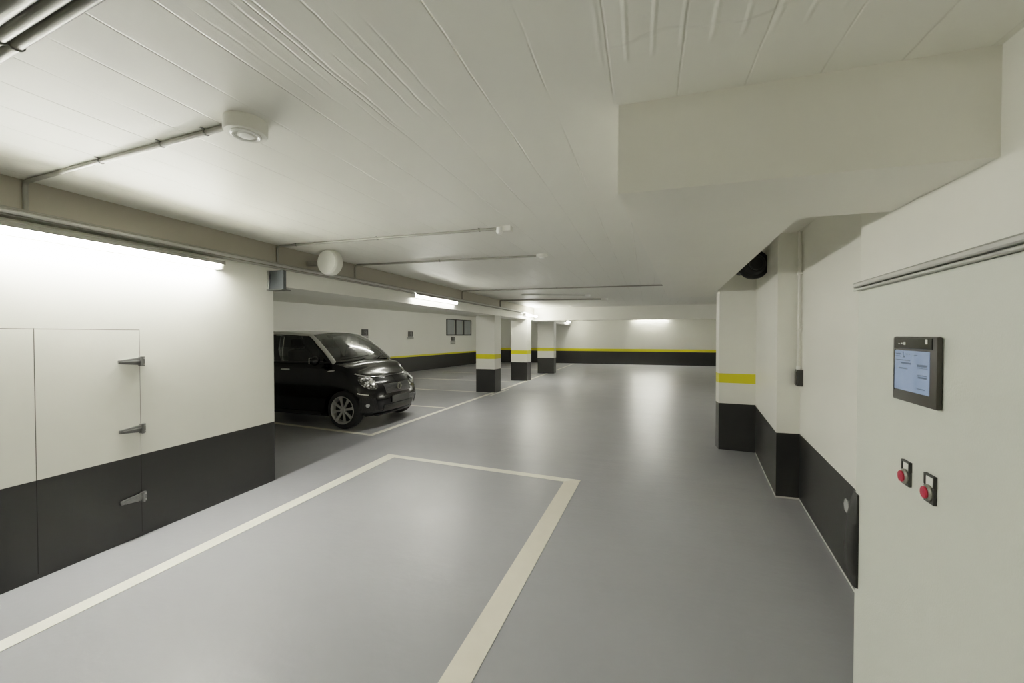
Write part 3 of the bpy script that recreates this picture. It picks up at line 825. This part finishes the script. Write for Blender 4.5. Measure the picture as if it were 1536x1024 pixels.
# grille, emblem, plate, lower intake
def front_rect(y0, y1, z0, z1, off, nm, m, nu=16, nv=6, parent=car):
    """patch on the nose between two widths (car y), symmetrical mapping through the outline"""
    def s_of(y):
        lo, hi = .6, 1.
        for _ in range(40):
            mid = (lo+hi)/2
            if body_pt(mid, .4, 1).y > abs(y): lo = mid
            else: hi = mid
        return lo
    rows = []
    for i in range(nu+1):
        y = y0 + (y1-y0)*i/nu; side = -1 if y < 0 else 1; s = s_of(y); row = []
        for j in range(nv+1):
            z = z0 + (z1-z0)*j/nv
            px = body_pt(s, .5, 1).x; a, b = smooth_tab(BOT, px), smooth_tab(SH, px)
            t_ = (z-a)/(b-a); p = body_pt(s, t_, side)
            n_ = body_n(min(s, .995), t_, side)
            p = Vector((p.x, y if abs(abs(p.y)-abs(y)) < .03 else p.y, p.z)) + n_*off
            row.append(p)
        rows.append(row)
    return MB().grid(rows).build(nm, m, parent, smooth=60)
gr = front_rect(-.36, .36, .535, .685, .005, 'grille', M['grille'])
front_rect(-.40, .40, .50, .528, .010, 'grille_bar', M['carblack'], parent=gr)
front_rect(-.42, .42, .245, .36, .005, 'lower_grille', M['grille'])
front_rect(-.55, .55, .195, .225, .016, 'front_lip', M['carsatin'])
e_ = MB()
ex = body_pt(.999, .68, 1).x + .008
# open ring with an arrow head at its right
ring_o = [(.062*math.cos(q), .062*math.sin(q)) for q in [R(50 + 260*k/20) for k in range(21)]]
ring_i = [(.040*math.cos(q), .040*math.sin(q)) for q in [R(50 + 260*k/20) for k in range(21)]]
e_.prism(ring_o + ring_i[::-1], ex, ex+.012, axis='x')
e_.prism([(.025, -.045), (.025, .045), (.075, 0)], ex, ex+.012, axis='x')
eo = e_.build('emblem', M['ring'], car)
eo.location = (0, 0, .625)
MB().box(.548, .560, -.26, .26, .375, .485, bev=.004).build('number_plate', M['plate'], car)
MB().box(-2.955, -2.943, -.26, .26, .55, .66, bev=.004).build('number_plate', M['plate'], car)
for side in (-1, 1):
    patch(lambda a, b: (.075+.075*a, .62+.22*b), 8, 6, .010, side).build('tail_light', M['red'], car, smooth=60)

# greenhouse
def lerp(a, b, f): return Vector(a)*(1-f) + Vector(b)*f
def bez(a, b, c, f): return Vector(a)*(1-f)**2 + Vector(b)*2*f*(1-f) + Vector(c)*f*f
def A_line(f, sy): return bez((-.20, .735*sy, 1.045), (-.47, .70*sy, 1.325), (-.83, .585*sy, 1.485), f)
def rail(f, sy):   return bez((-.83, .585*sy, 1.485), (-1.75, .63*sy, 1.575), (-2.66, .565*sy, 1.47), f)
def C_line(f, sy): return bez((-2.66, .565*sy, 1.47), (-2.82, .64*sy, 1.28), (-2.87, .69*sy, 1.05), f)
def belt(f, sy):   return bez((-.20, .735*sy, 1.045), (-1.6, .765*sy, 1.045), (-2.87, .69*sy, 1.05), f)
def surf(fn, nu, nv): return MB().grid([[fn(i/nu, j/nv) for j in range(nv+1)] for i in range(nu+1)])
def screen_fn(a, b, ins=0., lift=0.):     # windscreen: a across, b up
    f = b
    L_, R_ = A_line(f, 1), A_line(f, -1)
    p = L_.lerp(R_, a); q = 1-(2*a-1)**2
    return p + Vector((.12*(1-b)+.085*b, 0, .015 + .035*b))*q
surf(lambda a, b: screen_fn(.03+.94*a, .02+.965*b), 20, 14).build('windscreen', M['glass'], car, smooth=60)
def roof_fn(a, b):
    L_, R_ = rail(b, 1), rail(b, -1); p = L_.lerp(R_, a); q = 1-(2*a-1)**2
    return p + Vector((.10*(1-b)**3, 0, .05))*q
roof = surf(roof_fn, 20, 20).build('roof', M['carsilver'], car, smooth=60)
surf(lambda a, b: C_line(b, 1).lerp(C_line(b, -1), a) + Vector((-.06, 0, .02*(1-b)))*(1-(2*a-1)**2), 16, 12).build('rear_window', M['glass_dark'], car, smooth=60)
def side_fn(a, b, sy):       # a from A pillar to C pillar, b from belt to roof rail (bilinear blend)
    P = belt(a, sy)*(1-b) + rail(a, sy)*b + A_line(b, sy)*(1-a) + C_line(1-b, sy)*a
    c = (belt(0, sy)*(1-a) + belt(1, sy)*a)*(1-b) + (rail(0, sy)*(1-a) + rail(1, sy)*a)*b
    return P - c + Vector((0, sy*.015*math.sin(math.pi*b), 0))
for sy in (-1, 1):
    for a0, a1 in ((.035, .40), (.45, .76)):
        surf(lambda a, b: side_fn(a0+(a1-a0)*a, .03+.92*b, sy), 12, 8).build('side_window', M['glass_dark'], car, smooth=60)
    surf(lambda a, b: side_fn(.40+.05*a, b, sy) + Vector((0, sy*.003, 0)), 3, 8).build('door_pillar', M['carsatin'], car, smooth=60)
    surf(lambda a, b: side_fn(.76+.24*a, b, sy) + Vector((0, sy*.003, 0)), 6, 8).build('rear_pillar', M['carsilver'], car, smooth=60)
    surf(lambda a, b: side_fn(.125+.016*a, b, sy) + Vector((0, sy*.002, 0)), 1, 8).build('window_bar', M['carsatin'], car, smooth=60)
    # black inner frame then silver outer frame along the windscreen pillar and roof edge
    pts = [A_line(i/12, sy) for i in range(13)] + [rail(i/14, sy) for i in range(1, 15)]
    def sweep(pts, w, h, out):
        rings = []
        for i, p in enumerate(pts):
            d_ = (pts[min(i+1, len(pts)-1)] - pts[max(i-1, 0)]).normalized()
            n_ = Vector((0, sy, .55)).normalized(); n_ = (n_ - d_*n_.dot(d_)).normalized()
            t2 = d_.cross(n_)
            rings.append([p + n_*(out+h*math.sin(q)) + t2*(w*math.cos(q)) for q in [2*math.pi*k/12 for k in range(12)]])
        return MB().loft(rings)
    sweep(pts, .034, .016, .006).build('pillar_frame', M['carsilver'], car, smooth=60)
    pts2 = [side_fn(.035, .02 + .93*i/10, sy) for i in range(11)] + [side_fn(.035 + .73*i/12, .955, sy) for i in range(1, 13)]
    sweep(pts2, .020, .008, .003).build('window_frame', M['carsatin'], car, smooth=60)
    sweep([side_fn(.02 + .80*i/12, .0, sy) for i in range(13)], .018, .010, .004).build('belt_trim', M['carsatin'], car, smooth=60)
# seats, dashboard, steering wheel, mirror seen through the glass
for y in (-.36, .36):
    st = MB().box(-1.36, -1.22, y-.23, y+.23, 1.03, 1.25, bev=.05, seg=3).build('car_seat', M['seat'], car, smooth=60)
    MB().box(-1.38, -1.30, y-.13, y+.13, 1.27, 1.43, bev=.035, seg=3).build('headrest', M['seat'], st, smooth=60)
    for dy in (-.06, .06): MB().tube([(-1.34, y+dy, 1.22), (-1.34, y+dy, 1.30)], .007, 6).build('headrest_post', M['chrome'], st)
MB().prism([(-.26, 1.05), (-.64, 1.05), (-.64, 1.10), (-.46, 1.11), (-.29, 1.075)], -.66, .66, bev=.01, axis='y').build('dashboard', M['seat'], car)
rg = [Vector((-.78 + .05*math.sin(q)*-1, .36 + .175*math.cos(q), 1.09 + .16*math.sin(q))) for q in [2*math.pi*k/28 for k in range(29)]]
MB().tube(rg, .014, 8).build('steering_wheel', M['seat'], car, smooth=60)
MB().box(-.82, -.78, -.12, .12, 1.40, 1.46, bev=.012).build('interior_mirror', M['seat'], car)
for sy in (-1, 1):
    wv2 = [lerp((-.21, .30*sy-.32, 1.075), (-.31, .30*sy+.28, 1.125), i/6) + Vector((.20*(1-((.30*sy-.32+.6*i/6)/.7)**2), 0, .02)) for i in range(7)]
    MB().tube(wv2, .008, 6).build('wiper', M['carsatin'], car, smooth=60)

# wheels
def wheel(x, sy):
    w_ = MB().lathe([(.215, -.02), (.238, -.012), (.28, -.018), (.298, -.035), (.303, -.06), (.303, -.15), (.295, -.175), (.27, -.185), (.205, -.18)], 48, (x, sy*.812, .305), 'y', sy)
    t_ = w_.build('wheel', M['tyre'], car, smooth=40)
    rim = MB().lathe([(.217, -.02), (.222, -.008), (.215, -.003), (.205, -.012), (.196, -.05), (.19, -.17), (.217, -.18)], 48, (x, sy*.812, .305), 'y', sy)
    rim.build('rim', M['alloy'], t_, smooth=40)
    MB().lathe([(.001, -.075), (.186, -.085), (.186, -.10), (.001, -.10)], 32, (x, sy*.812, .305), 'y', sy).build('brake_disc', M['carsatin'], t_)
    sp = MB(); hub = Vector((x, sy*.812, .305))
    for k in range(8):
        q = 2*math.pi*(k+.25)/8; rd = Vector((math.cos(q), 0, math.sin(q))); tg = Vector((-math.sin(q), 0, math.cos(q)))
        rings = []
        for rr, ww, dep in ((.030, .016, -.030), (.10, .019, -.026), (.16, .023, -.020), (.208, .028, -.014)):
            c = hub + rd*rr
            rings.append([c + tg*ww + Vector((0, sy*dep, 0)), c - tg*ww + Vector((0, sy*dep, 0)), c - tg*ww*.8 + Vector((0, sy*(dep-.022), 0)), c + tg*ww*.8 + Vector((0, sy*(dep-.022), 0))])
        sp.loft(rings)
    sp.lathe([(.045, -.05), (.046, -.026), (.036, -.018), (.001, -.016)], 24, tuple(hub), 'y', sy)
    sp.build('spokes', M['alloy'], t_, smooth=35)
for x in (0, -2.494):
    for sy in (-1, 1): wheel(x, sy)

# ------------------------------------------------------------------ world, camera, view
wd = bpy.data.worlds.new('world'); sc.world = wd; wd.use_nodes = True
wd.node_tree.nodes['Background'].inputs['Color'].default_value = (.02, .02, .02, 1)
wd.node_tree.nodes['Background'].inputs['Strength'].default_value = .2
cam = bpy.data.cameras.new('camera'); co = bpy.data.objects.new('camera', cam); COL.objects.link(co)
cam.sensor_width = 36; cam.sensor_fit = 'HORIZONTAL'; cam.lens = 610/1536*36
cam.clip_start = .02
co.location = (0, 0, 1.5)
co.rotation_euler = (R(90) - math.atan(10/610), 0, R(18.4))
sc.camera = co
sc.view_settings.view_transform = 'Filmic'
sc.view_settings.look = 'Medium Contrast'
sc.view_settings.exposure = 4.5
cy = sc.cycles
cy.use_denoising = True
cy.max_bounces = 10; cy.diffuse_bounces = 7; cy.glossy_bounces = 5; cy.transparent_max_bounces = 12
cy.sample_clamp_indirect = 6
